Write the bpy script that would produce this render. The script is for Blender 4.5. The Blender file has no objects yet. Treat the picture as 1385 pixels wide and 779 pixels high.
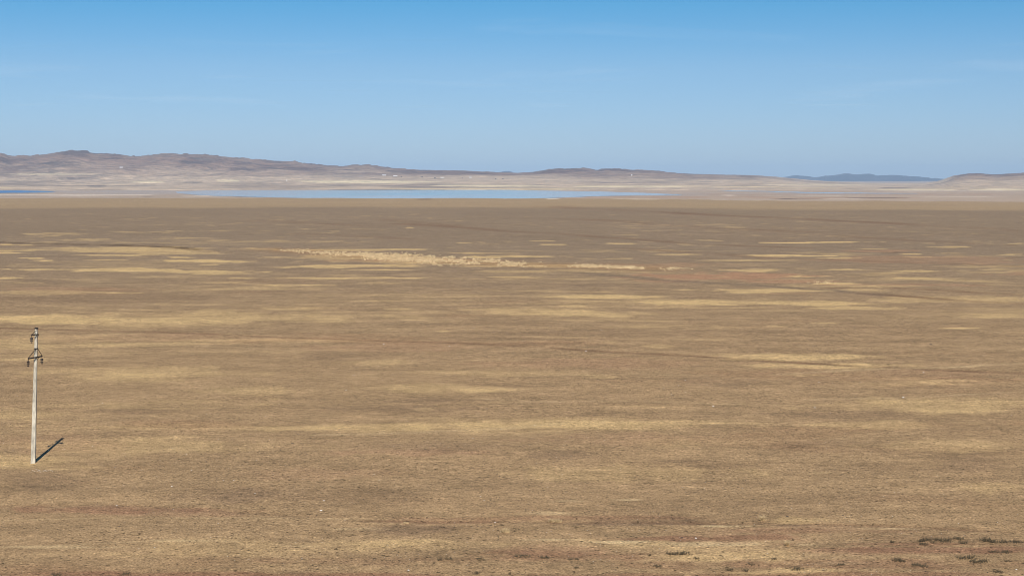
import bpy, bmesh, math, random
import numpy as np
from mathutils import Vector, Matrix
random.seed(7); rng = np.random.default_rng(11)
S = bpy.context.scene
COL = S.collection
R = math.radians

# ------------------------------------------------------------------ camera, sky, sun
F = 2100.0; W, H_ = 1385.0, 779.0; HZ = 240.0; CZ = 19.0      # focal length and horizon of the photograph, eye height
PIT = math.atan((H_/2-HZ)/F)
cam = bpy.data.cameras.new('camera'); co = bpy.data.objects.new('camera', cam); COL.objects.link(co)
cam.sensor_width = 36; cam.lens = F/W*36; cam.clip_start = 0.5; cam.clip_end = 400000
co.location = (0, 0, CZ); co.rotation_euler = (math.pi/2-PIT, 0, 0); S.camera = co

TO_SUN = Vector((1.3, -9.9, 9.1)).normalized()
SUN_EL = math.asin(TO_SUN.z); SUN_ROT = math.atan2(TO_SUN.x, TO_SUN.y)
w = bpy.data.worlds.new('World'); S.world = w; w.use_nodes = True
nt = w.node_tree; nt.nodes.clear()
sky = nt.nodes.new('ShaderNodeTexSky'); sky.sky_type = 'NISHITA'; sky.sun_disc = False
sky.sun_elevation = SUN_EL; sky.sun_rotation = SUN_ROT
sky.altitude = 600; sky.air_density = 1.0; sky.dust_density = 0.35; sky.ozone_density = 2.2
bg = nt.nodes.new('ShaderNodeBackground'); bg.inputs[1].default_value = 0.105
wo = nt.nodes.new('ShaderNodeOutputWorld')
tcw = nt.nodes.new('ShaderNodeTexCoord'); sp = nt.nodes.new('ShaderNodeSeparateXYZ'); rp = nt.nodes.new('ShaderNodeValToRGB')
el = rp.color_ramp.elements; stops = [(0.0, (.47, .61, .97)), (0.03, (.46, .61, .92)), (0.069, (.43, .61, .86)), (0.115, (.22, .57, .82)), (0.35, (.23, .50, .70)), (1.0, (.22, .45, .62))]
el[0].position = 0; el[1].position = 1.0; el[0].color = (*stops[0][1], 1); el[1].color = (*stops[-1][1], 1)
for p_, c_ in stops[1:-1]: e_ = el.new(p_); e_.color = (*c_, 1)
mu = nt.nodes.new('ShaderNodeVectorMath'); mu.operation = 'MULTIPLY'                # clear, dry air: deeper blue than the model's
nt.links.new(tcw.outputs['Generated'], sp.inputs[0]); nt.links.new(sp.outputs[2], rp.inputs[0])
nt.links.new(sky.outputs[0], mu.inputs[0]); nt.links.new(rp.outputs[0], mu.inputs[1])
nt.links.new(mu.outputs[0], bg.inputs[0]); nt.links.new(bg.outputs[0], wo.inputs[0])
sl = bpy.data.lights.new('sun', 'SUN'); so = bpy.data.objects.new('sun', sl); COL.objects.link(so)
sl.energy = 5.0; sl.angle = R(0.5); sl.color = (1.0, 0.94, 0.86)
so.rotation_euler = (-TO_SUN).to_track_quat('-Z', 'Y').to_euler(); so.location = (30, -200, 200)
S.view_settings.view_transform = 'Standard'; S.view_settings.look = 'None'
S.view_settings.exposure = 0.0; S.view_settings.gamma = 1.0
S.view_settings.use_curve_mapping = False
S.cycles.filter_width = 0.9; S.cycles.pixel_filter_type = 'BLACKMAN_HARRIS'

# ------------------------------------------------------------------ numbers
def sm(a, b, x):
    t = np.clip((x-a)/(b-a), 0, 1); return t*t*(3-2*t)
def _hash(ix, iy, s):
    h = (ix.astype(np.int64)*374761393 + iy.astype(np.int64)*668265263 + s*974634777) & 0xffffffff
    h = ((h ^ (h >> 13))*1274126177) & 0xffffffff
    h = ((h ^ (h >> 15))*2246822519) & 0xffffffff
    return ((h ^ (h >> 16)) & 0xffffff)/float(0xffffff)
def vnoise(x, y, s=0):
    ix = np.floor(x); iy = np.floor(y); fx = x-ix; fy = y-iy
    fx = fx*fx*fx*(fx*(fx*6-15)+10); fy = fy*fy*fy*(fy*(fy*6-15)+10)
    a = _hash(ix, iy, s); b = _hash(ix+1, iy, s); c = _hash(ix, iy+1, s); d = _hash(ix+1, iy+1, s)
    return (a+(b-a)*fx)*(1-fy)+(c+(d-c)*fx)*fy
def fbm(x, y, o=4, s=0, g=0.55):
    t = np.zeros_like(x, dtype=float); a = 1.0; n = 0.0
    for k in range(o):
        cs, sn = math.cos(0.7*k), math.sin(0.7*k)
        t += a*(vnoise(cs*x-sn*y+17.3*k, sn*x+cs*y-9.1*k, s+k*13)-0.5); n += a; a *= g; x = x*2.03; y = y*2.03
    return t/n*2          # about -1 .. 1
def lin(c):
    return np.array([((v/255+0.055)/1.055)**2.4 if v > 10 else v/255/12.92 for v in c])

# ------------------------------------------------------------------ terrain
BR_X = [-400, 0, 300, 500, 720, 850, 1035, 1385, 1800]
BR_P = [26.5, 26.6, 27.2, 28.2, 28.4, 28.2, 31.0, 31.5, 31.5]
def brow_px(x, y):
    px = W/2+F*np.clip(x/np.maximum(y, 1), -0.8, 0.8); return np.interp(px, BR_X, BR_P)
R_BROW = 2600.0; Z_FLAT = -60.0
def z0(x, y):
    x = np.asarray(x, float); y = np.asarray(y, float)
    r = np.hypot(x, y)
    zb = CZ-brow_px(x, y)*R_BROW/F
    z = 17.4*(1-sm(0, 50, r))
    z = z+zb*np.clip((r-500)/(R_BROW-500), 0, 1)**1.15
    z = np.where(r > R_BROW, zb+(Z_FLAT-zb)*sm(R_BROW-40, 3500, r), z)
    return z
def ground(px, py):
    """where the line of sight through a pixel of the photograph meets the ground"""
    cx = (px-W/2)/F; cy = -(py-H_/2)/F
    d = np.array([cx, math.cos(PIT)+cy*math.sin(PIT), -math.sin(PIT)+cy*math.cos(PIT)])
    t = np.concatenate([np.arange(55, 3200, 0.25), np.arange(3200, 12000, 2.0)])
    x = d[0]*t; y = d[1]*t; z = CZ+d[2]*t
    hit = np.nonzero(z <= z0(x, y))[0]
    i = hit[0] if len(hit) else len(t)-1
    return x[i], y[i], float(z0(x[i], y[i]))

# patches of dry grass, bare soil and wet mud: x0, x1, y, half thickness (all in the photograph), strength, kind
P = []
def add(kind, s, *rows):
    for r_ in rows: P.append((r_[0], r_[1], r_[2], r_[3], r_[4] if len(r_) > 4 else s, kind))
add('grass', .85, (-60,34,331,1.0,1),(45,265,337.5,4.6,.75),(-40,48,339.4,.6,.9),(-40,52,342.8,1.3,1),(25,62,350.5,.7,1.2),(43,72,353.6,.7,1.2),
 (80,200,346,1.2),(10,300,365.4,2.6,1),(190,370,368.4,2.2,.8),(-30,44,376.8,1.3,.9),(12,56,383,.9,.7),(140,290,342,3.4,.6),(217,275,348.6,1.3,1),
 (218,372,353.4,1.9,1),(255,330,356.2,1.0,.8),(262,302,358.8,.6,.9),(110,178,352.7,.8,.8),(250,345,371,1.5,.7),(320,560,377.4,1.5,.85),(318,438,387,1.5,1),
 (265,350,383.2,1.4,.5),(140,197,397,.7,.8),(-40,150,396,3.6,.45),(364,410,362,1.2,.9),(366,548,360.5,2.8,.95),(462,557,366.2,1.3,1),(340,582,338.8,1.5,.85),
 (385,560,347,4.2,.6),(470,640,353,3.6,.7),(630,860,361,2.0,.75),(598,678,343,.9,.8),(625,770,347.6,2.4,.85),(650,742,357.5,2.5,.4),(655,727,376,1.7,.8),(659,735,369.2,.7,.5),
 (335,447,417.5,.9,.8),(-60,170,430.5,6.5,.95),(100,500,428,8.5,.55),(60,330,436,6,.5),(525,562,418.5,1.5,.6),(622,745,420,3.5,.55),(690,875,425.5,5.2,.75),
 (587,611,447.5,.9,.9),(720,802,457,.5,.7),(446,459,312.5,.5,.8),(547,561,308.5,.5,.8),(732,784,331.5,.9,.8),(722,751,326,.5,.8),(600,640,329,.5,.6),
 (944,981,324.4,.8,1.25),(995,1188,327.7,1.1,1.15),(803,889,329.6,1.1,.8),(878,965,345.5,1.2,.9),(985,1119,346.5,1.7,1),(813,872,351,.8,.6),
 (876,923,338.7,.7,.7),(1112,1167,349.7,1.1,.8),(970,1062,366.6,2.2,.8),(1040,1119,374.6,1.9,1),(1105,1164,385.4,1.7,.9),(780,850,396.5,1.0,1.1),
 (755,906,403,2.8,.95),(840,1020,409.8,3.6,.95),(935,1125,394.8,3.2,.85),(1028,1205,411.5,3.4,.8),(745,802,415.5,1.8,.6),(958,979,441,.9,.8),
 (798,852,464,2.2,.5),(865,915,469,2.8,.45),(1161,1201,336.7,.8,.9),(1255,1318,334.5,.9,.8),(1335,1420,329.7,1.1,.9),(1211,1247,344.4,.7,1.1),(1248,1307,343.2,.8,.8),
 (1216,1272,348.2,.8,.9),(1345,1390,344.4,.7,.9),(1120,1170,366,1.1,.7),(1200,1272,368,1.4,.8),(1200,1277,378,1.6,.9),(1085,1228,417,2.3,.7),
 (1185,1440,405.5,5.0,.5),(1285,1440,427,3.3,.65),(1248,1342,443,1.4,1),(1338,1440,448.6,1.4,.8),(1098,1132,436,1,.6),(1030,1073,440.5,1.2,.6),
 (930,1207,481,5,.75),(1000,1250,493.5,4.2,.75),(1160,1206,480.2,1,.7),(1358,1440,470,.7,.8),(1050,1110,506,2,.5),(1170,1200,537,1.2,.6))
add('grass', .5, (40,340,503,9),(100,240,512,7),(260,420,528,7,.35),(-40,120,560,8,.4),(380,620,579,7,.45),(500,760,577,6,.5),(480,700,526,7,.45),(470,560,490,4,.4),
 (-60,420,604,9,.4),(600,900,574,5,.45),(700,1040,640,12,.35),(1100,1440,548,10,.55),(1090,1300,575,6,.4),(1170,1440,603,9,.35),(560,760,505,5,.3),(600,690,528,3.5,.5),
 (780,840,510,3,.4),(60,200,548,5,.3),(800,1000,600,7,.3),(1250,1420,660,7,.35),(1020,1110,704,5,.5),(200,420,740,14,.25),(440,700,736,8,.3),(120,330,548,6,.25),
 (700,1000,577,3.5,.35),(560,600,554,3,.5),(340,380,547,2.5,.4),(350,400,540,2.5,.4))
add('pale', .8, (700,790,728.3,1.5,.9),(770,900,732,1.2,.9),(880,1040,734.6,2.6,.8),(925,1012,710.6,.6,1),(1140,1230,714.5,.6,.8),(1060,1110,736,1.2,.5),(700,780,693,2.2,.5),
 (-30,180,741,2,.5),(180,300,732,1.2,.4),(825,870,676.3,.6,.8),(740,800,678,.5,.5),(440,560,714,.8,.4),(380,440,737,.8,.4),(1090,1180,761,2.4,.5),(1230,1300,741,.6,.7))
add('red', .6, (860,1100,374.5,5.0,.95),(860,1100,374.5,4,.6),(900,1010,378,2.2,.9),(940,960,371,3,.5),(845,960,381,2.4,.5),(930,1000,377.5,1.6,1),(800,1000,360,3,.35),(1000,1130,382,2.5,.8),(1120,1420,387,1.3,.5),(1140,1250,340,2.0,.55),
 (1080,1420,352,6,.4),(1330,1440,370,4,.5),(430,700,352.5,2.2,.5),(0,200,392,3,.3),(-60,160,600,14,.25),(0,260,690,7,.4),(150,330,695,5,.45),(470,660,612,5,.4),(300,520,640,9,.2),
 (900,1080,728,8,.5),(1080,1440,745,6,.45),(650,820,744,10,.4),(-50,700,778,6,.5),(700,1500,782,10,.4),(720,1010,596,9,.25),(640,1000,492,8,.35),(400,640,470,6,.3),(1000,1240,715,5,.25),
 (860,1385,262.8,1.8,.35),(740,1060,266.8,1.6,.5),(1035,1240,268,1.0,.6),(1040,1420,504,6,.25),(0,420,455,6,.25))
add('soil', .5, (860,1120,727,5,.6),(1120,1440,743,5,.6),(640,860,752,9,.5),(860,1440,763,7,.45),(-80,740,777,5,.6),(680,1460,778,6,.6),(350,640,757,6,.3),(940,1240,718,4,.35),(0,300,690,5,.45),(500,660,703,5,.4),(1060,1440,735,2.5,.5),(600,1000,700,3.5,.4))
add('brown', .5, (-60,330,404,6,.3),(500,600,716,7,.55),(560,640,711,3,.5),(730,1010,706,4,.5),(240,420,668,11,.45),(0,120,650,12,.3),(880,980,624,4,.4),(1260,1385,625,12,.3),(700,810,616,6,.4),
 (460,680,604,7,.3),(420,640,553,6,.35),(380,520,480,8,.3),(900,1030,515,8,.3),(1040,1240,560,5,.3),(1040,1170,600,6,.2),(640,1040,450,5,.2),(1045,1100,711,2,.5),(860,1385,318,14,.12),
 (300,445,266.7,.5,1.2),(593,622,268.3,.5,1.6),(640,700,268.0,.4,.6),(350,420,267.3,.4,.7),(480,590,267.9,.4,.6),(186,210,265.8,.4,1),(1035,1100,269.4,.5,1.1),(1135,1240,267.6,.4,1.1),(560,600,368,.8,.5),(0,110,332.5,.6,.6),
 (1195,1230,342,.8,.8),(1350,1385,331.5,.6,1),(1340,1440,348,1.6,.5),(120,330,548.5,3,.3),(100,270,556,3,.3),(520,640,542,4,.3),(1325,1385,545,3,.2))
add('mud', .8, (40,320,260,3.4,.9),(700,1000,263,3.0,.6),(-40,70,264,1.2,.4),(1000,1260,262,2.0,.5))
add('salt', 1.0, (-60,230,263.7,.5,.8),(60,150,265.2,.4,.6),(240,310,265.6,.5,1),(330,350,266.2,.4,.8),(737,757,269,.5,1.1),(975,1000,264.5,.5,1.2),(1035,1060,271.6,.4,.6),(1110,1180,268.6,.4,1),
 (1040,1160,264.6,.4,.8),(1235,1385,266,.5,.5),(1180,1300,258.8,.6,.6),(1250,1420,257.4,.9,.9))

TRACKS = [  # polyline in the photograph, half width in metres, strength, kind
 ([(-60,441.5),(0,443),(100,445),(200,448),(270,451),(400,457.5),(500,460),(600,463.5),(700,469),(820,476.5),(900,480.5),(1035,488),(1150,495),(1290,499),(1385,504),(1450,507)], 0.7, 0.8, 'track'),
 ([(540,303),(640,309),(700,314),(750,316),(880,325),(980,330.7),(1080,336)], 3.5, .6, 'track'),
 ([(860,337),(912,342),(1050,351),(1170,355),(1385,362)], 3.5, .45, 'track'),
 ([(730,366.5),(800,371),(900,380),(980,385),(1035,388),(1110,394),(1170,398.5)], 2.2, .55, 'wet'),
 ([(1150,397.5),(1190,399.5),(1300,406),(1385,411),(1440,413.5)], 1.6, .65, 'track'),
 ([(730,279),(850,285),(1035,293.5),(1150,299),(1270,306),(1385,311.5),(1450,315)], 8, .6, 'track'),
 ([(770,296.5),(855,299.8),(880,303),(965,308),(1110,314)], 7, .45, 'track'),
 ([(350,298),(450,304),(515,306.5)], 7, .35, 'track'), ([(400,316),(470,319),(560,324)], 5, .3, 'track'),
 ([(1110,317),(1220,325),(1300,329)], 4, .45, 'track'), ([(500,296),(620,306)], 6, .3, 'track'),
 ([(1050,506.5),(1120,502.5),(1200,497.5),(1300,494),(1385,489.5),(1440,486)], .5, .7, 'pale'),
 ([(1080,541),(1240,537.5),(1385,528.5)], .35, .55, 'pale'),
 ([(-60,707),(150,701.5),(300,700),(520,700),(640,702)], .18, .35, 'pale'),
 ([(430,589),(560,585),(690,578),(760,572)], .45, .55, 'pale'), ([(-60,742),(100,738),(200,733),(300,730)], .14, .55, 'pale'),
 ([(680,546),(860,543),(980,546),(1100,549)], .25, .45, 'pale'), ([(700,508),(860,507),(1000,508)], .25, .4, 'pale'),
 ([(200,465),(330,470),(400,474)], .35, .35, 'pale'), ([(640,540),(760,545)], .3, .5, 'pale'),
 ([(1120,391),(1200,391),(1280,394),(1385,399)], 1.2, .7, 'track'),
 ([(500,702),(760,704),(870,705.5),(1040,708),(1200,713),(1385,722)], .35, .5, 'track'),
 ([(-60,690),(150,686),(300,690),(420,697)], .5, .25, 'track'),
 ([(-60,327.5),(0,329),(60,330),(140,331.5),(200,334),(240,336.5),(268,339.3)], 0.9, 0.95, 'bank'),
]
REED = [(385,339),(430,342),(470,345),(520,349),(570,353),(620,355.5),(660,357),(700,358.5),(760,360.5),(820,362.5),(870,364.5)]

# albedo: colour seen in full sun divided by the light that falls on level ground
K = np.array([1.085, 1.10, 1.20])
def alb(*c): return lin(c)/K
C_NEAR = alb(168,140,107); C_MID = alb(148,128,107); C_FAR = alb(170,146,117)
KIND = dict(grass=alb(211,180,132), pale=alb(205,178,138), red=alb(174,136,108), brown=alb(126,103,84), mud=alb(176,160,150), salt=alb(232,214,196),
            soil=alb(140,103,82), track=alb(122,90,70), wet=alb(112,98,88), bank=alb(62,44,36))

NA, A0 = 1000, R(20.5)
az = np.concatenate([np.linspace(-math.pi, -A0, 44)[:-1], np.linspace(-A0, A0, NA+1), np.linspace(A0, math.pi, 44)[1:]])
rr = np.concatenate([np.linspace(0, 66, 24)[:-1], CZ*F/np.arange(602, 80, -0.8)])
rr = rr[rr < 495]
pp = np.arange(CZ*F/rr[-1]-0.7, 26.0, -0.7)                   # spacing that thins out with distance
rs = np.linspace(500, R_BROW, 4000); ps = (CZ-(CZ-29.5*R_BROW/F)*((rs-500)/(R_BROW-500))**1.15)*F/rs
r2 = np.interp(-pp, -ps, rs); r2 = r2[(r2 > rr[-1]+1) & (r2 < R_BROW-20)]
rr = np.concatenate([rr, r2, np.linspace(R_BROW, 3500, 14), np.linspace(3600, 5400, 10)[:], 78.6*F/np.arange(30.0, 15.0, -0.35), np.linspace(11500, 44000, 12)])
rr = np.unique(np.round(rr, 3))
def polar(rr, az):
    A, RR = np.meshgrid(az, rr); return RR*np.sin(A), RR*np.cos(A)
def grid_mesh(name, X, Y, Z, colr, mat, wrap=False):
    nr, na = X.shape
    me = bpy.data.meshes.new(name); v = np.stack([X, Y, Z], -1).reshape(-1, 3).astype(np.float32)
    i = np.arange(nr*na).reshape(nr, na)
    q = np.stack([i[:-1, :-1], i[:-1, 1:], i[1:, 1:], i[1:, :-1]], -1).reshape(-1, 4)[:, ::-1]
    me.vertices.add(len(v)); me.vertices.foreach_set('co', v.ravel())
    me.loops.add(q.size); me.loops.foreach_set('vertex_index', q.ravel().astype(np.int32))
    me.polygons.add(len(q)); me.polygons.foreach_set('loop_start', np.arange(0, q.size, 4, dtype=np.int32))
    me.update(calc_edges=True)
    me.polygons.foreach_set('use_smooth', np.ones(len(q), bool))
    if colr is not None:
        a = me.attributes.new('albedo', 'FLOAT_COLOR', 'POINT')
        c = np.concatenate([colr.reshape(-1, 3), np.ones((nr*na, 1))], 1).astype(np.float32)
        a.data.foreach_set('color', c.ravel())
    me.materials.append(mat)
    o = bpy.data.objects.new(name, me); COL.objects.link(o); return o

def nodes(name):
    m = bpy.data.materials.new(name); m.use_nodes = True; t = m.node_tree
    b = t.nodes['Principled BSDF']; return m, t, b
def N(t, k, **kw):
    n = t.nodes.new(k)
    for a, v in kw.items(): setattr(n, a, v)
    return n
def ground_material(name, scales, contrast, bump=0.0, bscale=6.0, speck=False):
    """vertex albedo times fine soil grain in metres"""
    m, t, b = nodes(name)
    at = N(t, 'ShaderNodeAttribute', attribute_name='albedo')
    geo = N(t, 'ShaderNodeNewGeometry')
    cur = at.outputs['Color']
    for k, (sc, det, lo, hi) in enumerate(scales):
        n = N(t, 'ShaderNodeTexNoise'); n.inputs['Scale'].default_value = sc; n.inputs['Detail'].default_value = det
        n.inputs['Roughness'].default_value = 0.7; mp_ = N(t, 'ShaderNodeMapping'); mp_.inputs['Scale'].default_value = (0.75, 1, 1)
        t.links.new(geo.outputs['Position'], mp_.inputs[0]); t.links.new(mp_.outputs[0], n.inputs['Vector'])
        mr = N(t, 'ShaderNodeMapRange'); mr.inputs['From Min'].default_value = 0.30; mr.inputs['From Max'].default_value = 0.70
        mr.inputs['To Min'].default_value = lo; mr.inputs['To Max'].default_value = hi; mr.clamp = False
        t.links.new(n.outputs['Fac'], mr.inputs['Value'])
        vm = N(t, 'ShaderNodeVectorMath', operation='SCALE')
        t.links.new(cur, vm.inputs[0]); t.links.new(mr.outputs[0], vm.inputs['Scale']); cur = vm.outputs[0]
    if speck:                                                   # litter: dark droppings and stems, pale straw and grit
        n = N(t, 'ShaderNodeTexNoise'); n.inputs['Scale'].default_value = 4.5; n.inputs['Detail'].default_value = 2
        t.links.new(geo.outputs['Position'], n.inputs['Vector']); r_ = N(t, 'ShaderNodeValToRGB'); e = r_.color_ramp.elements
        for q_, (p_, v_) in enumerate([(0.31, .20), (0.37, .55), (0.43, .66), (0.62, .66), (0.72, 1.0)]):
            if q_ == 0: e[0].position = p_; e[0].color = (v_, v_, v_, 1)
            elif q_ == 4: e[-1].position = p_; e[-1].color = (v_, v_, v_, 1)
            else: k_ = e.new(p_); k_.color = (v_, v_, v_, 1)
        t.links.new(n.outputs['Fac'], r_.inputs[0]); m2 = N(t, 'ShaderNodeMath', operation='MULTIPLY'); m2.inputs[1].default_value = 1/.66
        t.links.new(r_.outputs[0], m2.inputs[0]); vm = N(t, 'ShaderNodeVectorMath', operation='SCALE'); t.links.new(cur, vm.inputs[0]); t.links.new(m2.outputs[0], vm.inputs['Scale']); cur = vm.outputs[0]
    t.links.new(cur, b.inputs['Base Color'])
    b.inputs['Roughness'].default_value = 0.95; b.inputs['Specular IOR Level'].default_value = 0.1
    if bump:
        n = N(t, 'ShaderNodeTexNoise'); n.inputs['Scale'].default_value = bscale; n.inputs['Detail'].default_value = 5
        t.links.new(geo.outputs['Position'], n.inputs['Vector'])
        bp = N(t, 'ShaderNodeBump'); bp.inputs['Strength'].default_value = 1.0; bp.inputs['Distance'].default_value = bump
        t.links.new(n.outputs['Fac'], bp.inputs['Height']); t.links.new(bp.outputs[0], b.inputs['Normal'])
    return m

def seg_dist(X, Y, pts):
    best = np.full(X.shape, 1e9); side = np.zeros(X.shape)
    for (ax, ay), (bx, by) in zip(pts[:-1], pts[1:]):
        dx, dy = bx-ax, by-ay; L = dx*dx+dy*dy
        t = np.clip(((X-ax)*dx+(Y-ay)*dy)/L, 0, 1); d = np.hypot(X-ax-t*dx, Y-ay-t*dy)
        k = d < best; best = np.where(k, d, best); side = np.where(k, (dx*(Y-ay)-dy*(X-ax)), side)
    return best, np.sign(side)

X, Y = polar(rr, az); RR = np.hypot(X, Y); Z = z0(X, Y)
front = (np.abs(np.arctan2(X, Y)) < A0+0.01)
# broad relief of the steppe
Z = Z+np.where(RR < 3000, 0.10*fbm(X/9, Y/9, 3, 3)*sm(300, 60, RR)+0.25*fbm(X/60, Y/90, 3, 5)*sm(0, 60, RR)*(1+RR/1200), 0)
rowp = (CZ-Z)*F/np.maximum(RR, 1)
colr = np.zeros(X.shape+(3,))
def mixc(c, col, m): return c+(col-c)*m[..., None]
n_big = fbm(X/70, Y/110, 4, 21); n_md = fbm(X/44, Y/15, 5, 31, 0.62); n_sm = fbm(X/11.0, Y/2.6, 5, 41, 0.68)
n_xl = fbm(X/260, Y/420, 3, 51)
near = sm(430, 130, RR)
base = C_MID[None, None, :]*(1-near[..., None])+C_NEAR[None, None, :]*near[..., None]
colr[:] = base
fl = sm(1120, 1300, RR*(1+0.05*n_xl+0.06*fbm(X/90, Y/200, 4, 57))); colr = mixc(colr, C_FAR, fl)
# natural mosaic of grass and soil, sizes that grow from centimetres to hundreds of metres
g = sm(0.08, 0.42, n_md*0.65+n_sm*0.40+n_big*0.35)*np.maximum(near, .8*sm(420, 260, RR)); colr = mixc(colr, KIND['grass'], 0.62*g)
g = sm(0.0, 0.5, -n_md*0.6+n_big*0.4-0.5*n_sm)*near; colr = mixc(colr, alb(142,116,90), 0.45*g)
g = sm(0.15, 0.6, fbm(X/22, Y/9, 4, 131)+.3*n_big)*near; colr = mixc(colr, alb(163,126,96), 0.35*g)
g = sm(0.35, 0.75, fbm(X/8, Y/14, 4, 61)+0.3*n_big)*(1-near)*sm(1100, 800, RR); colr = mixc(colr, KIND['grass'], 0.35*g)
g = sm(0.22, 0.55, fbm(X/26, Y/13, 5, 161, .65)+0.35*n_xl)*sm(200, 260, RR)*sm(720, 560, RR)*sm(-0.35, 0.25, fbm(X/110, Y/160, 2, 171)); colr = mixc(colr, KIND['grass'], 0.62*g)
g = sm(0.25, 0.6, fbm(X/22, Y/15, 5, 181, .65))*sm(200, 300, RR)*sm(1100, 800, RR); colr = mixc(colr, alb(128,108,91), 0.40*g)
colr *= (1+0.05*n_big*sm(200, 500, RR)+0.06*fbm(X/60, Y/60, 5, 71, .65)*sm(200, 500, RR)*0.9+0.16*n_sm*near+0.10*fbm(X/1.6, Y/1.1, 3, 141)*near)[..., None]
# the flats round the lake
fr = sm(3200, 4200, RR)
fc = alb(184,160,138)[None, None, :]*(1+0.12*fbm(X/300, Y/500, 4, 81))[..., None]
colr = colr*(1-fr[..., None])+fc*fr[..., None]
wob = {}
for (x0, x1, y, hh, s, kind) in P:
    xc = (x0+x1)/2
    gx, gy, gz = ground(xc, y); ex = ground(x1, y)[0]
    ya = ground(xc, y-hh)[1]; yb = ground(xc, y+hh)[1]
    gy = (ya+yb)/2
    a = abs(ex-gx)*1.18; b = max(abs(ya-yb)/2, 0.3)*1.12
    m = front & (np.abs(X-gx*(Y/gy)) < a*1.6) & (np.abs(Y-gy) < b*2.2)
    if not m.any(): continue
    x = X[m]; yy = Y[m]; wl = max(gy/45, 2.0)
    u = (x-gx*(yy/gy))/a; v = (yy-gy)/b
    e = 1-(np.abs(u)**1.15+v*v)+0.70*fbm(x/wl, yy/(wl*2.2), 4, 91+int(y) % 17)+0.62*fbm(x/(wl*.9), yy/(wl*0.45), 5, 7, .65)
    soft = 0.20 if y < 420 else 0.40
    e = sm(0.25-soft, 0.25+soft*1.3, e)*s
    if kind == 'grass': e = e*(0.97+0.42*fbm(x/(wl*1.5), yy/(wl*.5), 4, 123))
    e = np.clip(e, 0, 1.3)
    cc = colr[m]; colr[m] = cc+(KIND[kind]-cc)*e[:, None]
for pts, hw, s, kind in TRACKS:
    q = [ground(*p)[:2] for p in pts]
    xs = [p[0] for p in q]; ys = [p[1] for p in q]
    m = front & (X > min(xs)-20) & (X < max(xs)+20) & (Y > min(ys)-40) & (Y < max(ys)+40)
    x = X[m]+1.2*fbm(X[m]/25, Y[m]/25, 2, 5)*min(hw, 3); yy = Y[m]+2.4*fbm(X[m]/30, Y[m]/30, 3, 9)*min(hw, 4)
    d, side = seg_dist(x, yy, q)
    px = W/2+F*x/yy
    fade = 0.62+0.75*fbm(px/45, px*0+hw, 4, 77)
    if kind == 'pale' or kind == 'track': fade = np.clip(fade, 0.1, 1)
    else: fade = np.clip(fade+.35, 0.3, 1.1)
    cell = yy*yy/(CZ*F)*0.8            # depth of one grid cell
    e = np.exp(-(d/np.maximum(hw, cell*(0.5 if kind == 'bank' or hw < 1 else 0.75)))**2)*s*fade*np.clip(hw*2.0/np.maximum(cell*0.75, hw), 0.5, 1)
    cc = colr[m]; colr[m] = cc+(KIND[kind]-cc)*np.clip(e, 0, 1)[:, None]
    if kind == 'bank':                                        # eroded bank: the far side stands higher
        st = 0.35*sm(-3, 3, d*side)*sm(40, 10, d); Z[m] += st
    elif kind in ('track', 'wet') and hw < 4: Z[m] -= 0.03*np.exp(-(d/hw)**2)
# the reed strip stands in a shallow red-brown draw
q = [ground(*p)[:2] for p in REED]; m = front & (RR > 280) & (RR < 480)
d, _ = seg_dist(X[m], Y[m], q); e = np.exp(-(d/9)**2)*0.6
cc = colr[m]; colr[m] = cc+(alb(170,135,98)-cc)*e[:, None]
colr = np.clip(colr, 0.01, 0.9)
ZG = Z
m_ground = ground_material('dry_steppe', [(12.0, 4, 0.38, 1.62), (1.6, 5, 0.74, 1.26), (0.25, 6, 0.82, 1.18)], 1, bump=0.08, bscale=7.0, speck=True)
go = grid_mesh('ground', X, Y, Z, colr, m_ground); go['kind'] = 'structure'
print('ground verts', X.size)

def height(x, y):
    """height of the finished ground"""
    r = math.hypot(x, y); a = math.atan2(x, y)
    i = int(np.clip(np.searchsorted(rr, r)-1, 0, len(rr)-2)); j = int(np.clip(np.searchsorted(az, a)-1, 0, len(az)-2))
    fr_ = (r-rr[i])/(rr[i+1]-rr[i]); fa = (a-az[j])/(az[j+1]-az[j])
    return (ZG[i, j]*(1-fa)+ZG[i, j+1]*fa)*(1-fr_)+(ZG[i+1, j]*(1-fa)+ZG[i+1, j+1]*fa)*fr_

# ------------------------------------------------------------------ hills beyond the lake
SKY = [(-500,216),(-200,212),(-60,210),(0,208.5),(5,209),(15,212.7),(45,212),(63,209.7),(81,207.7),(96,205.2),(111,205.4),(131,208.4),(152,209.5),(167,210.2),(184,212.7),(200,211.2),(222,209),
 (265,209.2),(291,211.5),(316,213.8),(341,215.8),(370,217.8),(400,219),(416,221.6),(438,223.4),(464,225.4),(476,223.9),(499,222.8),(512,224.9),(537,228),(567,229.9),(628,231),(653,232.4),(700,233.9),
 (720,233),(735,230.4),(750,228.2),(768,228.8),(788,227.2),(809,230),(819,228.2),(836,228),(852,230),(862,229.7),(892,231.7),(910,233.7),(927,235),(953,236),(1003,237),(1018,237.3),(1050,239.3),
 (1060,240.5),(1098,244),(1136,246),(1174,247.6),(1224,248),(1250,247.6),(1270,244.3),(1288,238),(1308,235),(1325,235),(1343,236.5),(1371,235),(1385,233.7),(1450,231),(1700,228),(2000,232)]
haz = np.concatenate([np.linspace(-1.2, -A0, 40)[:-1], np.linspace(-A0, A0, 1101), np.linspace(A0, 1.2, 40)[1:]])
hr = np.concatenate([np.linspace(9300, 16500, 130), np.linspace(16600, 22000, 24)])
HX, HY = polar(hr, haz); HR = np.hypot(HX, HY); HA = np.arctan2(HX, HY)
hpx = W/2+F*np.tan(HA)
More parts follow.
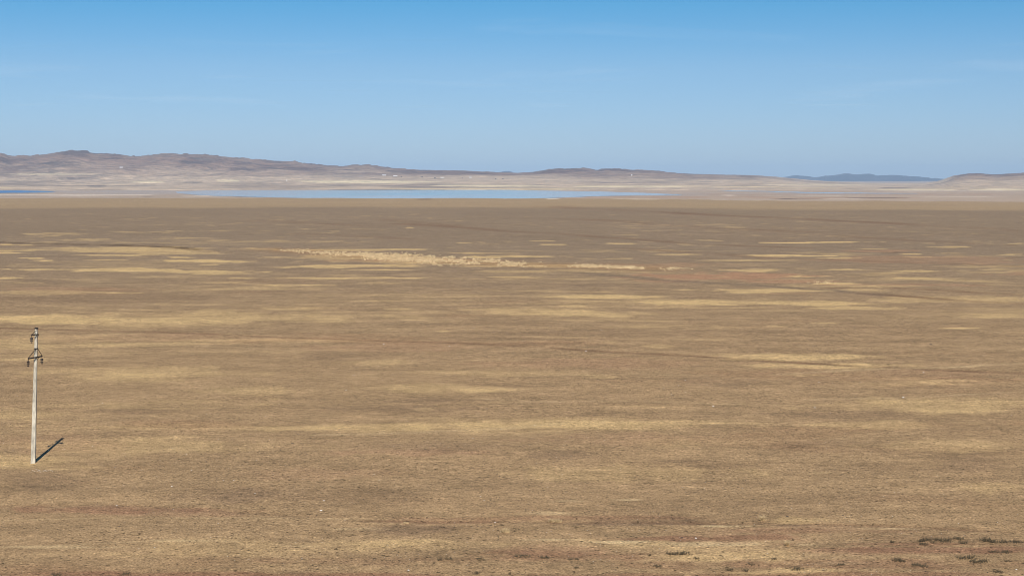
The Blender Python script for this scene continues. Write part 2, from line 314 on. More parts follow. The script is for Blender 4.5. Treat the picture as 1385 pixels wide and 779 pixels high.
skp = 240-np.interp(hpx, [s[0] for s in SKY], [s[1] for s in SKY])      # ridge in pixels above the horizon
t = (HR-9700)/(16500-9700)
warp = 0.07*fbm(HX/2500, HY/2500, 3, 5); tt = np.clip(t, 0, 1)
low = -17+ (np.minimum(skp-2, 1)+17)*np.clip(tt/0.62, 0, 1)**0.8        # gently rising plain
rise = sm(0.42, 1.0, tt+warp*(1-tt)*2)
bl = sm(-3, 8, skp); prof = bl*(low*(1-rise)+skp*rise)+(1-bl)*(-17+(skp+17)*tt**0.8)
env = tt*(1-tt)*4
rg = 1-np.abs(fbm(HX/900, HY/1100, 5, 15, 0.6))*2
rg2 = fbm(HX/500, HY/700, 4, 25)
hillness = np.clip((skp-2)/25, 0.05, 1)
prof = prof+env*hillness*(5.0*(rg-0.6)+3.4*rg2)*(0.3+tt)+env*0.5*fbm(HX/700, HY/1500, 4, 33)
prof = prof+sm(0.93, 1, tt)*(2.2*fbm(hpx/7, hpx*0, 5, 44, .65)*np.clip(skp/22, 0.15, 1))
back = sm(16500, 22000, HR)
HZ_ = CZ+prof*HR/F
HZ_ = np.where(HR > 16500, HZ_*(1-back)+(-70)*back, HZ_)
HZ_ = np.where(t < 0, Z_FLAT-1.0+0*t, np.maximum(HZ_, Z_FLAT-1.0))
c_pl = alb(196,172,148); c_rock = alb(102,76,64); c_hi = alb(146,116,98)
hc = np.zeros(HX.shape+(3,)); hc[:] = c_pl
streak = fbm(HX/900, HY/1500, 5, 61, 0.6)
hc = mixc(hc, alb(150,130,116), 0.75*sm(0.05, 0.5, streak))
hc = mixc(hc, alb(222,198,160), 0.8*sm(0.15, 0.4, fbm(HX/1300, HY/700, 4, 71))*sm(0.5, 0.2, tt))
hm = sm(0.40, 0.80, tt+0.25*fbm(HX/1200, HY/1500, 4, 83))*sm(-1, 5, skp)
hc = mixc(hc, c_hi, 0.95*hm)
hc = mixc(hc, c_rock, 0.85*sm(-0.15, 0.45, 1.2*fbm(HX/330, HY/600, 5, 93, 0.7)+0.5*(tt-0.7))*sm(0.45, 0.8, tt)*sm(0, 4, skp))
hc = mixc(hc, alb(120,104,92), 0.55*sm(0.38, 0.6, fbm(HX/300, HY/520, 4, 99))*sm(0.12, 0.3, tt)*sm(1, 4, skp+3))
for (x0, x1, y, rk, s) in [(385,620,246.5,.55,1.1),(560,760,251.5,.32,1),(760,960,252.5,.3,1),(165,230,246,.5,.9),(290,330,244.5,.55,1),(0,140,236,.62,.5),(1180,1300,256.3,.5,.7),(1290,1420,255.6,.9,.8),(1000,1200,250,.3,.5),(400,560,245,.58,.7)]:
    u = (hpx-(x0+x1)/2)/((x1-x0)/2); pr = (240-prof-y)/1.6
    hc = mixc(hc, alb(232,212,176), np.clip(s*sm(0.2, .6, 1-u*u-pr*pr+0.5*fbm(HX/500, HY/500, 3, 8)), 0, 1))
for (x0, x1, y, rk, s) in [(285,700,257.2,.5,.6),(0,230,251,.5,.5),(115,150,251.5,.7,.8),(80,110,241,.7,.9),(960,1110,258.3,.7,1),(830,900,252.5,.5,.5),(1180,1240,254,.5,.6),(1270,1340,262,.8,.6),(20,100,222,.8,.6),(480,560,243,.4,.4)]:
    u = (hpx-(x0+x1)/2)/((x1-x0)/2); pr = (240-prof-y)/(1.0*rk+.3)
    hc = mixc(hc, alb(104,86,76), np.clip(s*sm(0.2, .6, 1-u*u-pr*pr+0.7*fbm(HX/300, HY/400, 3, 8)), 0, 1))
m_hill = ground_material('hill_ground', [(0.016, 6, 0.64, 1.36), (0.003, 4, 0.80, 1.20)], 1, bump=90.0, bscale=0.005)
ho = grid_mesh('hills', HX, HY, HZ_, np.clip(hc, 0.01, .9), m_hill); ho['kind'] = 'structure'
def hill_height(px, y_):
    j = int(np.argmin(np.abs(haz-math.atan((px-W/2)/F)))); p = 240-(HZ_[:, j]-CZ)/hr*F*-1
    p = 240-(HZ_[:, j]-CZ)*F/hr
    i = int(np.nonzero(p <= y_)[0][0]) if (p <= y_).any() else len(hr)-25
    return float(HX[i, j]), float(HY[i, j]), float(HZ_[i, j])

# blue mountains far beyond, seen through a gap in the hills
BM = [(560,250),(640,246),(668,238),(673,233.6),(680,232),(684,231.2),(690,232.4),(696,234),(704,238),(760,246),(900,248),(1030,246),(1048,242.5),(1058,239.6),(1065,238.8),(1075,237.2),(1085,237.8),(1100,240),(1115,238.3),
 (1130,236.5),(1143,234.8),(1152,235.6),(1160,235.8),(1168,235.2),(1176,235.4),(1183,237.5),(1200,237.4),(1212,236.6),(1225,238.2),(1245,239.8),(1262,241),(1275,242.6),(1300,246),(1400,250)]
ba = np.arctan((np.linspace(540, 1420, 620)-W/2)/F); br = np.linspace(31000, 39000, 46)
BX, BY = polar(br, ba); BR = np.hypot(BX, BY); bp_ = W/2+F*np.tan(np.arctan2(BX, BY))
sk2 = 240-np.interp(bp_, [b_[0] for b_ in BM], [b_[1] for b_ in BM])+1.1*fbm(bp_/6, bp_*0, 5, 3, .65)
tb = (BR-31000)/8000; pk = 0.55
up = np.where(tb < pk, np.clip(tb/pk, 0, 1)**0.8, 1-sm(pk, 1, tb))
pf = -12+(sk2+12)*up; pf = pf+np.where(tb < pk, 1, 0.3)*4*up*(1-up)*3.2*(fbm(BX/1300, BY/1500, 5, 13, .6))
bc = np.zeros(BX.shape+(3,)); bc[:] = alb(84,76,84); bc *= (1+0.5*fbm(BX/900, BY/1200, 4, 3))[..., None]
bo = grid_mesh('blue_mountains', BX, BY, CZ+pf*BR/F-0.0, bc, m_hill); bo['kind'] = 'structure'

# ------------------------------------------------------------------ lake
def water_mat(name, col, rough, bump, silt):
    m, t, b = nodes(name); b.inputs['Base Color'].default_value = (*col, 1); b.inputs['Roughness'].default_value = rough
    b.inputs['IOR'].default_value = 1.33
    geo = N(t, 'ShaderNodeNewGeometry'); n = N(t, 'ShaderNodeTexNoise'); n.inputs['Scale'].default_value = 0.02; n.inputs['Detail'].default_value = 6
    t.links.new(geo.outputs['Position'], n.inputs['Vector'])
    n2 = N(t, 'ShaderNodeTexNoise'); n2.inputs['Scale'].default_value = 0.0011; n2.inputs['Detail'].default_value = 5; t.links.new(geo.outputs['Position'], n2.inputs['Vector'])
    cr = N(t, 'ShaderNodeValToRGB'); ce = cr.color_ramp.elements; ce[0].position = .40; ce[1].position = .60; ce[0].color = (*col, 1); ce[1].color = (*silt, 1)
    sx = N(t, 'ShaderNodeSeparateXYZ'); t.links.new(geo.outputs['Position'], sx.inputs[0])
    dv = N(t, 'ShaderNodeMath', operation='DIVIDE'); t.links.new(sx.outputs[0], dv.inputs[0]); t.links.new(sx.outputs[1], dv.inputs[1])
    ad_ = N(t, 'ShaderNodeMath', operation='ADD'); ad_.inputs[1].default_value = 0.055; t.links.new(dv.outputs[0], ad_.inputs[0])
    ab = N(t, 'ShaderNodeMath', operation='ABSOLUTE'); t.links.new(ad_.outputs[0], ab.inputs[0])
    mr = N(t, 'ShaderNodeMapRange'); mr.inputs['From Min'].default_value = 0.05; mr.inputs['From Max'].default_value = 0.13; mr.inputs['To Min'].default_value = -0.05; mr.inputs['To Max'].default_value = 0.22 if silt[0] > .2 else 0.0
    t.links.new(ab.outputs[0], mr.inputs['Value']); su = N(t, 'ShaderNodeMath', operation='ADD'); t.links.new(n2.outputs['Fac'], su.inputs[0]); t.links.new(mr.outputs[0], su.inputs[1])
    t.links.new(su.outputs[0], cr.inputs[0]); t.links.new(cr.outputs[0], b.inputs['Base Color'])
    bp = N(t, 'ShaderNodeBump'); bp.inputs['Distance'].default_value = bump; t.links.new(n.outputs['Fac'], bp.inputs['Height']); t.links.new(bp.outputs[0], b.inputs['Normal'])
    return m
def sheet(name, outline, mat, z, sub=14):
    pts = []
    for (a, b) in zip(outline, outline[1:]+outline[:1]):
        for k in range(sub):
            u = k/sub; px = a[0]+(b[0]-a[0])*u; py = a[1]+(b[1]-a[1])*u
            py += 0.25*float(fbm(np.array([px/14.0]), np.array([py]), 4, 6)[0])
            r = (CZ-z)*F/(py-HZ); an = math.atan((px-W/2)/F); pts.append((r*math.tan(an)*1.0, r, z))
    bm = bmesh.new(); vs = [bm.verts.new(p) for p in pts]; f = bm.faces.new(vs)
    if f.normal.z < 0: f.normal_flip()
    bmesh.ops.triangulate(bm, faces=[f]); bm.normal_update()
    for f in bm.faces:
        if f.normal.z < 0: f.normal_flip()
    me = bpy.data.meshes.new(name); bm.to_mesh(me); bm.free(); me.materials.append(mat)
    o = bpy.data.objects.new(name, me); COL.objects.link(o); o['kind'] = 'structure'; return o
m_w = water_mat('lake_water', (0.24, 0.40, 0.46), 0.12, 0.08, (0.50, 0.47, 0.45)); m_wb = water_mat('pond_water', (0.03, 0.13, 0.36), 0.3, 1.2, (0.10, 0.20, 0.36))
sheet('lake', [(238,259.2),(300,257.3),(400,256.8),(560,256.9),(690,257.0),(720,257.7),(800,258.8),(870,260.9),(900,262.2),(925,263.2),(915,263.8),(890,264.1),(850,264.5),(810,265.4),(760,267.4),(700,269),(560,269),(420,268.2),(330,266.2),(290,265),(262,263.4),(240,261.0)], m_w, Z_FLAT+0.5)
sheet('pond', [(-60,257.9),(20,257.7),(56,258.2),(78,259.2),(60,260.4),(30,261),(-60,261.2)], m_wb, Z_FLAT+0.5)
sheet('shallow_water', [(968,257.7),(1035,258.6),(1100,260.3),(1180,261.1),(1238,261.6),(1240,262.1),(1150,261.8),(1090,261.1),(1035,259.4),(985,258.5)], m_w, Z_FLAT+0.5)

# ------------------------------------------------------------------ simple materials
def mat(name, col, rough=0.8, metal=0.0, var=0.25, scale=3.0, col2=None, stretch=(1, 1, 1)):
    m, t, b = nodes(name)
    tc = N(t, 'ShaderNodeTexCoord'); n = N(t, 'ShaderNodeTexNoise'); n.inputs['Scale'].default_value = scale; n.inputs['Detail'].default_value = 6
    mp_ = N(t, 'ShaderNodeMapping'); mp_.inputs['Scale'].default_value = stretch; t.links.new(tc.outputs['Object'], mp_.inputs[0]); t.links.new(mp_.outputs[0], n.inputs['Vector'])
    r = N(t, 'ShaderNodeValToRGB'); e = r.color_ramp.elements; e[0].position = 0.32; e[1].position = 0.68
    c2 = col2 or tuple(c*(1-var) for c in col)
    e[0].color = (*c2, 1); e[1].color = (*[c*(1+var*0.4) for c in col], 1)
    t.links.new(n.outputs['Fac'], r.inputs[0]); t.links.new(r.outputs[0], b.inputs['Base Color'])
    b.inputs['Roughness'].default_value = rough; b.inputs['Metallic'].default_value = metal
    return m
M_CON = mat('weathered_concrete', (0.60, 0.56, 0.45), 0.85, 0, 0.3, 2.2, (0.30, 0.275, 0.22), (2.5, 2.5, .8))
M_STEEL = mat('rusted_steel', (0.022, 0.016, 0.013), 0.6, 0.2, 0.4, 20)
M_INS = mat('brown_glaze', (0.02, 0.012, 0.010), 0.35, 0, 0.2, 20)
M_WROCK = mat('white_quartz', (0.80, 0.76, 0.70), 0.8, 0, 0.2, 14)
M_DROCK = mat('dark_stone', (0.045, 0.035, 0.03), 0.9, 0, 0.3, 14)
M_SHRUB = mat('shrub_twigs', (0.065, 0.055, 0.030), 0.9, 0, 0.5, 25, (0.022, 0.020, 0.012))
M_SHRUBG = mat('shrub_leaves', (0.150, 0.112, 0.062), 0.9, 0, 0.5, 30, (0.050, 0.042, 0.024))
M_STRAW = mat('straw', (0.66, 0.51, 0.29), 0.9, 0, 0.5, 9, (0.36, 0.26, 0.14))
M_REED = mat('feather_grass', (0.70, 0.55, 0.32), 0.9, 0, 0.45, 0.6, (0.42, 0.31, 0.18))
M_TUFT = mat('short_dry_grass', (0.44, 0.315, 0.19), 0.95, 0, 0.5, 1.2, (0.17, 0.11, 0.07))
M_WALL = mat('whitewash', (0.80, 0.78, 0.74), 0.9, 0, 0.08, 0.2)
M_ROOF = mat('pale_sheet_roof', (0.72, 0.72, 0.72), 0.6, 0, 0.1, 0.2)
M_DWALL = mat('dark_boards', (0.07, 0.06, 0.055), 0.9, 0, 0.2, 0.5)
M_WIN = mat('dark_opening', (0.02, 0.02, 0.025), 0.3, 0, 0.1, 1)

def link(name, bm, m, parent=None, smooth=False):
    me = bpy.data.meshes.new(name); bm.to_mesh(me); bm.free(); me.materials.append(m)
    if smooth:
        for p in me.polygons: p.use_smooth = True
    o = bpy.data.objects.new(name, me); COL.objects.link(o)
    if parent: o.parent = parent
    return o
def tag(o, label, cat, group=None, kind=None):
    o['label'] = label; o['category'] = cat
    if group: o['group'] = group
    if kind: o['kind'] = kind
    return o
def empty(name, loc, rz=0):
    o = bpy.data.objects.new(name, None); COL.objects.link(o); o.location = loc; o.rotation_euler = (0, 0, rz); o.empty_display_size = 0.3; return o
def bar(bm, a, b, w_, d_=None, up=Vector((0, 0, 1))):
    a = Vector(a); b = Vector(b); d_ = d_ or w_; t = (b-a).normalized()
    if abs(t.dot(up)) > 0.95: up = Vector((1, 0, 0))
    s = t.cross(up).normalized(); u = s.cross(t)
    v = []
    for p in (a, b):
        for i, j in ((-1, -1), (1, -1), (1, 1), (-1, 1)): v.append(bm.verts.new(p+s*(i*w_/2)+u*(j*d_/2)))
    for f in ((3,2,1,0),(4,5,6,7),(0,1,5,4),(1,2,6,5),(2,3,7,6),(3,0,4,7)): bm.faces.new([v[k] for k in f])
def lathe(bm, c, prof, n=14):
    c = Vector(c); rings = []
    for r, z in prof:
        rings.append([bm.verts.new(c+Vector((max(r, .001)*math.cos(2*math.pi*k/n), max(r, .001)*math.sin(2*math.pi*k/n), z))) for k in range(n)])
    for a, b in zip(rings[:-1], rings[1:]):
        for k in range(n): bm.faces.new((a[k], a[(k+1) % n], b[(k+1) % n], b[k]))
    bm.faces.new(rings[0][::-1]); bm.faces.new(rings[-1])

# ------------------------------------------------------------------ the concrete power pole
bx, by, bz = ground(45, 627.0); bz = height(bx, by)
PH = 9.02
pole = empty('power_pole', (bx, by, bz)); pole.rotation_euler = (R(-0.2), R(2.5), 0)
tag(pole, 'leaning grey concrete power pole with steel crossarms standing alone on the steppe', 'power pole')
yaw = R(4); ex = Vector((math.cos(yaw), math.sin(yaw), 0)); ey = Vector((-math.sin(yaw), math.cos(yaw), 0))
def hw_at(z): return 0.145+(0.082-0.145)*z/PH
bm = bmesh.new(); rings = []
zs = [-0.5]+list(np.linspace(0, PH, 15))
for z in zs:
    h = hw_at(z); c = h*0.13; ring = []
    for i, j in ((h, -h+c), (h, h-c), (h-c, h), (-h+c, h), (-h, h-c), (-h, -h+c), (-h+c, -h), (h-c, -h)):
        ring.append(bm.verts.new(ex*(i+random.uniform(-.003, .003))+ey*(j+random.uniform(-.003, .003))+Vector((0, 0, z))))
    rings.append(ring)
for a, b in zip(rings[:-1], rings[1:]):
    for k in range(8): bm.faces.new((a[k], a[(k+1) % 8], b[(k+1) % 8], b[k]))
bm.faces.new(rings[-1]); bm.faces.new(rings[0][::-1])
shaft = link('shaft', bm, M_CON, pole)
bm = bmesh.new(); h = hw_at(PH)+.012
bar(bm, Vector((0, 0, PH-0.045)), Vector((0, 0, PH+0.045)), 2*h+.01, 2*h+.01); link('cap', bm, M_STEEL, pole)
def insulator(p):
    bm = bmesh.new(); p = Vector(p)
    bar(bm, p, p+Vector((0, 0, -0.12)), 0.022); o = link('hanger', bm, M_STEEL, pole)
    for dz, r_ in ((-0.165, 0.10), (-0.225, 0.095), (-0.345, 0.10)):
        bm = bmesh.new(); lathe(bm, p+Vector((0, 0, dz)), [(r_*.35, .05), (r_*.6, .035), (r_, 0.012), (r_, -0.02), (r_*.4, -.03)]); link('disc', bm, M_INS, o, True)
    bm = bmesh.new(); bar(bm, p+Vector((0, 0, -0.09)), p+Vector((0, 0, -0.45)), 0.016); link('rod', bm, M_STEEL, o)
    bm = bmesh.new(); bar(bm, p+Vector((-0.05, -0.03, -0.455)), p+Vector((0.05, 0.03, -0.455)), 0.05, 0.055); link('clamp', bm, M_STEEL, o)
ad = Vector((0.464, 0.886, 0)).normalized()                     # direction of the crossarms, turned to the line
off = -Vector((-0.3, 1, 0)).normalized()*0.02
def collar(z, t_=0.07):
    h = hw_at(z)+0.014; bm = bmesh.new()
    for s, u, n in ((1, ex, ey), (-1, ex, ey), (1, ey, ex), (-1, ey, ex)):
        c = n*(s*h)+Vector((0, 0, z)); L = h+.012 if u is ex else h-.014
        bar(bm, c-u*L, c+u*L, 0.024, t_)
    link('collar', bm, M_STEEL, pole)
# lower, two-sided arm
zl = 7.10; so_ = Vector((math.sin(0), 0, 0)); fr2 = Vector((0.35, -0.94, 0)).normalized()*(hw_at(zl)+.05)
A = -ad*0.82+Vector((0.0, 0, zl-.03)); B = ad*0.44+Vector((0.0, 0, zl+.04))
bm = bmesh.new(); side_ = Vector((ad.y, -ad.x, 0))*(hw_at(zl)*1.32+.03)
bar(bm, A+side_*0.9, B+side_*0.9, 0.07, 0.07); link('crossarm', bm, M_STEEL, pole)
top = Vector((0, 0, zl+0.56))
for e in (A, B):
    bm = bmesh.new(); bar(bm, e+side_*0.9+Vector((0, 0, .03)), top+side_*0.5+(e-Vector((0, 0, zl))).normalized()*0.08, 0.030); link('brace', bm, M_STEEL, pole)
bm = bmesh.new(); bar(bm, Vector((0, 0, zl))+side_*1.25+ad*.12, Vector((0, 0, zl-0.22))+side_*1.1-ad*.10, 0.022); link('stay', bm, M_STEEL, pole)
collar(zl+0.57); collar(zl-0.01, 0.05)
insulator(A+side_*0.9+ad*.02+Vector((0, 0, -.03))); insulator(B+side_*0.9-ad*.02+Vector((0, 0, -.03)))
# upper, one-sided arm
zu = PH-0.40
A = -ad*0.57+Vector((0.0, 0, zu-.02)); B = ad*0.04+Vector((0, 0, zu+.01)); side_ = Vector((ad.y, -ad.x, 0))*(hw_at(zu)*1.3+.03)
bm = bmesh.new(); bar(bm, A+side_, B+side_, 0.06, 0.06); link('crossarm', bm, M_STEEL, pole)
bm = bmesh.new(); bar(bm, A+side_+Vector((0, 0, .03)), Vector((0, 0, zu+0.29))+side_*.6-ad*.07, 0.026); link('brace', bm, M_STEEL, pole)
bm = bmesh.new(); bar(bm, Vector((0, 0, zu))+side_*1.05+ad*.10, Vector((0, 0, zu-0.24))+side_-ad*.08, 0.022); link('stay', bm, M_STEEL, pole)
collar(zu-0.01, 0.05)
insulator(A+side_+ad*.02+Vector((0, 0, -.03)))

# ------------------------------------------------------------------ stones
def stone_mesh(name, seed, m, sq=0.6, sub=2):
    bm = bmesh.new(); bmesh.ops.create_icosphere(bm, subdivisions=sub, radius=1.0); rd = random.Random(seed)
    cut = [(Vector((rd.uniform(-1, 1), rd.uniform(-1, 1), rd.uniform(-.4, 1))).normalized(), rd.uniform(.55, .85)) for _ in range(7)]
    for v in bm.verts:
        for n, d in cut:
            k = v.co.dot(n)
            if k > d: v.co -= n*(k-d)
        v.co.z = v.co.z*sq+0.15
    me = bpy.data.meshes.new(name); bm.to_mesh(me); bm.free(); me.materials.append(m); return me
WST = [stone_mesh('white_stone', k, M_WROCK) for k in range(4)]; DST = [stone_mesh('dark_stone', 10+k, M_DROCK, .5) for k in range(3)]
def stone(px, py, wpx, white=True, label=None, group=None, flat=1.0):
    x, y, _ = ground(px, py); s = wpx*y/F/2
    o = bpy.data.objects.new('white_stone' if white else 'dark_stone', random.choice(WST if white else DST)); COL.objects.link(o)
    o.location = (x, y, height(x, y)-0.1*s); o.scale = (s*1.05, s*random.uniform(.8, 1.1), s*random.uniform(.85, 1.1)*flat); o.rotation_euler = (0, 0, random.uniform(-.3, .3))
    tag(o, label, 'stone', group); return o
named_white = [(438,676.6,3.0,'bright white stone above another on the tan steppe, nearer the middle left'),(434.3,690.4,4.0,'flat white stone directly below the other white stone left of centre'),
 (552.6,768.6,3.2,'bluish white stone near the bottom edge, left of the shrub row'),(669.4,705,2.6,'white stone on bare soil just above the middle straw tuft'),
 (941.4,726.6,3.4,'white stone with a dark stone to its left on reddish soil'),(1374.8,771,3.0,'white stone in the bottom right corner below the shrubs'),
 (1249,502.3,2.6,'lone bright white stone just below the right end of the long dark track'),(1102.3,551,2.6,'white stone on pale grass right of centre below the track'),
 (965,549,3.0,'white stone on a thin pale streak right of the middle'),(519.2,465.6,2.2,'white stone just below the dark track, left of centre'),
 (468,527.4,2.0,'white stone in mid steppe left of centre, below the dark track'),(1222,537,3.6,'long low white stone on a pale line at the right'),
 (232.5,658.4,2.4,'white stone right of the pole foot on brownish soil'),(157.6,683.5,2.6,'white stone below and right of the rubble by the pole'),
 (792.4,475.5,2.2,'white stone lying in the wheel track near the middle')]
for p in named_white: stone(p[0], p[1], p[2], True, p[3])
G1 = 'small white stones scattered over the steppe'
for px, py, lab in [(654.8,677,'lower of two tiny white stones close together above the middle straw tussock'),(650,671.5,'upper of two tiny white stones close together above the middle straw tussock'),
  (512.8,648,'right one of two tiny white stones near the centre of the tan foreground'),(506,640.6,'left one of two tiny white stones near the centre of the tan foreground'),
  (234.5,689,'tiny white stone on a brown patch, level with the flat white stone'),(259,635.7,'tiny white stone level with the rubble, far right of the pole foot'),
  (252,615.5,'tiny white stone right of the pole, level with the middle of its shadow'),(209.5,741.5,'right one of two tiny white stones in the lower left corner area'),
  (187.8,742.5,'left one of two tiny white stones in the lower left corner area'),(125.2,604.3,'tiny white stone just right of the tip of the pole shadow'),
  (295,707,'tiny white stone in the lower left, above another one nearer the bottom'),(285,727.4,'tiny white stone in the lower left, below another one'),
  (607.6,468.3,'tiny white stone just under the dark track near the picture centre'),(479,507.3,'tiny white stone above another one left of the centre, below the track'),
  (138.7,545.6,'tiny white stone right of the middle of the pole shaft'),(908.5,533.3,'lowest tiny white stone of a loose cluster right of the centre'),
  (898,524.5,'leftmost tiny white stone of a loose cluster right of the centre'),(917.8,521.5,'tiny white stone in the middle of a loose cluster right of the centre'),
  (926.8,514.3,'topmost tiny white stone of a loose cluster right of the centre'),(927,530.5,'tiny white stone at the lower right of a loose cluster right of the centre'),
  (813,447,'tiny white stone above the long track, right of the picture centre'),(723.6,575.7,'tiny white stone on the long pale band just right of the centre'),
  (1107.7,516.3,'tiny white stone under the pale curved track at the right'),(1045,754,'tiny white stone beside a small dark shrub near the bottom'),
  (302,649,'left one of two tiny white stones side by side in the left foreground'),(316,649,'right one of two tiny white stones side by side in the left foreground'),
  (345,666,'tiny white stone right of and below the side by side pair')]:
    stone(px, py, random.uniform(1.2, 1.9), True, lab, G1)
for k, p in enumerate([(44,636.5),(46.5,637.6),(49,636),(51,637.5),(53,636.3),(59,637.3),(61,636.2),(63,637.8),(66,637),(69,636.6),(71,638),(43,638.2),(55,638.6),(8,631.5),(11,630.8)]):
    stone(p[0], p[1], random.uniform(1.0, 1.9), True, 'bit of white rubble scattered just in front of the pole foot', 'white rubble by the pole foot')
named_dark = [(1258.6,464.2,6.2,'long dark stone lying alone on bare steppe at the right'),(1082.8,422.4,2.6,'small dark stone right of centre below the pale grass patches'),
 (1064.4,699.3,5.0,'flat dark stone at the left end of the dark stones near the lower right'),(1151,698.4,3.4,'dark stone right of two others along the lower right streak'),
 (1139.8,698,3.4,'low dark stone between two others on the lower right'),(922.8,725.4,3.0,'dark stone to the left of the white stone on reddish soil'),
 (395,599.3,4.2,'dark flat stone left of centre below the pale grass band'),(1056.6,505.3,3.0,'dark stone at the left end of the pale curved track'),
 (1249,535,2.6,'dark stone above the long low white stone at the right'),(484,326.8,2.8,'dark boulder far out on the grey plain above the reed strip'),
 (176.4,404,3.0,'dark stone far left above the broad yellow grass band'),(209.3,416.4,2.0,'left one of two dark stones touching the yellow grass band'),
 (212.8,416.5,2.0,'right one of two dark stones touching the yellow grass band'),(161.5,713,3.4,'dark stone in the lower left foreground'),
 (1251.6,772,3.2,'dark stone on the bottom edge below the right shrubs'),(1097.9,620,2.4,'dark stone on open tan ground at the right'),
 (275.4,606,2.2,'dark stone to the right of the pole shadow'),(1140.3,555.6,2.4,'dark stone right of the white stone below the track'),
 (572.7,451,1.8,'tiny dark stone just above the dark track near the middle'),(413.7,446,1.8,'tiny dark stone above the track on yellow grass')]
for p in named_dark: stone(p[0], p[1], p[2], False, p[3], None, 0.7)
# tiny pebbles and clods that nobody could count
def scatter_tets(name, pts, size, m, label, cat):
    n = len(pts); s = size*rng.uniform(.5, 1.3, n); v = np.zeros((n, 5, 3)); a0 = rng.uniform(0, 6.28, n)
    for k in range(4):
        a = a0+k*math.pi/2; v[:, k, 0] = pts[:, 0]+np.cos(a)*s*rng.uniform(.7, 1.3, n); v[:, k, 1] = pts[:, 1]+np.sin(a)*s*rng.uniform(.7, 1.2, n); v[:, k, 2] = pts[:, 2]-0.01
    v[:, 4, 0] = pts[:, 0]; v[:, 4, 1] = pts[:, 1]; v[:, 4, 2] = pts[:, 2]+s*rng.uniform(.5, 1, n)
    f = []
    b = np.arange(n)[:, None]*5
    f = np.concatenate([b+np.array([[k, (k+1) % 4, 4]]) for k in range(4)])
    me = bpy.data.meshes.new(name); me.from_pydata(v.reshape(-1, 3).tolist(), [], f.tolist()); me.materials.append(m)
    o = bpy.data.objects.new(name, me); COL.objects.link(o); tag(o, label, cat, None, 'stuff'); return o
ZI = None
def heights(x, y):
    r = np.hypot(x, y); a = np.arctan2(x, y)
    i = np.clip(np.searchsorted(rr, r)-1, 0, len(rr)-2); j = np.clip(np.searchsorted(az, a)-1, 0, len(az)-2)
    fr_ = (r-rr[i])/(rr[i+1]-rr[i]); fa = (a-az[j])/(az[j+1]-az[j])
    return (ZG[i, j]*(1-fa)+ZG[i, j+1]*fa)*(1-fr_)+(ZG[i+1, j]*(1-fa)+ZG[i+1, j+1]*fa)*fr_
def fan(n, r0, r1, power=1.0, half=R(20)):
    u = rng.uniform(0, 1, n)**power; r = r0+(r1-r0)*u; a = rng.uniform(-half, half, n)
    x = r*np.sin(a); y = r*np.cos(a); return x, y
x, y = fan(5000, 64, 260, 1.3); k = fbm(x/6, y/6, 3, 4) > 0.0; x, y = x[k], y[k]
scatter_tets('gravel', np.stack([x, y, heights(x, y)], 1), 0.022, M_WROCK, 'tiny pale pebbles strewn over the foreground steppe', 'gravel')
x, y = fan(14000, 64, 300, 1.3); k = fbm(x/5, y/5, 3, 14) > 0.0; x, y = x[k], y[k]
scatter_tets('soil_clods', np.stack([x, y, heights(x, y)], 1), 0.035, M_DROCK, 'small dark clods of soil strewn over the foreground', 'soil')

# ------------------------------------------------------------------ grass
def blades(pts, hgt, wid, nb, spread, lean=0.5):
    """pts n x 3; returns verts, faces of nb thin leaning blades at each point"""
    n = len(pts); a = rng.uniform(0, 6.283, (n, nb)); rad = spread[:, None]*np.sqrt(rng.uniform(0, 1, (n, nb)))
    bx_ = pts[:, 0, None]+rad*np.cos(a); by_ = pts[:, 1, None]+rad*np.sin(a); bz_ = np.repeat(pts[:, 2, None], nb, 1)-0.01
    t_ = rng.uniform(0, 6.283, (n, nb)); wd = wid*rng.uniform(.6, 1.4, (n, nb)); hh = hgt[:, None]*rng.uniform(.5, 1.15, (n, nb))
    ln = hh*lean*rng.uniform(.2, 1.2, (n, nb)); la = np.where(rng.uniform(0, 1, (n, nb)) < .7, a, rng.uniform(0, 6.283, (n, nb)))
    v = np.stack([np.stack([bx_-wd/2*np.cos(t_), by_-wd/2*np.sin(t_), bz_], -1), np.stack([bx_+wd/2*np.cos(t_), by_+wd/2*np.sin(t_), bz_], -1),
                  np.stack([bx_+ln*np.cos(la), by_+ln*np.sin(la), bz_+hh], -1)], 2).reshape(-1, 3)
    return v
def tri_object(name, v, m, parent=None):
    n = len(v)//3; me = bpy.data.meshes.new(name); me.vertices.add(len(v)); me.vertices.foreach_set('co', v.astype(np.float32).ravel())
    me.loops.add(3*n); me.loops.foreach_set('vertex_index', np.arange(3*n, dtype=np.int32)); me.polygons.add(n); me.polygons.foreach_set('loop_start', np.arange(0, 3*n, 3, dtype=np.int32))
    me.update(calc_edges=True); me.materials.append(m); o = bpy.data.objects.new(name, me); COL.objects.link(o)
    if parent: o.parent = parent
    return o
x, y = fan(52000, 62, 300, 1.25); k = (fbm(x/3, y/4, 4, 41)*.6+fbm(x/14, y/22, 3, 31)*.5+rng.normal(0, .25, len(x))) > 0.05; x, y = x[k], y[k]
n = len(x); v = blades(np.stack([x, y, heights(x, y)], 1), rng.uniform(.03, .09, n), 0.022, 5, rng.uniform(.03, .10, n), 0.8)
tag(tri_object('short_grass', v, M_TUFT), 'short sparse dry grass growing over the foreground steppe', 'grass', None, 'stuff')
print('short grass', n)
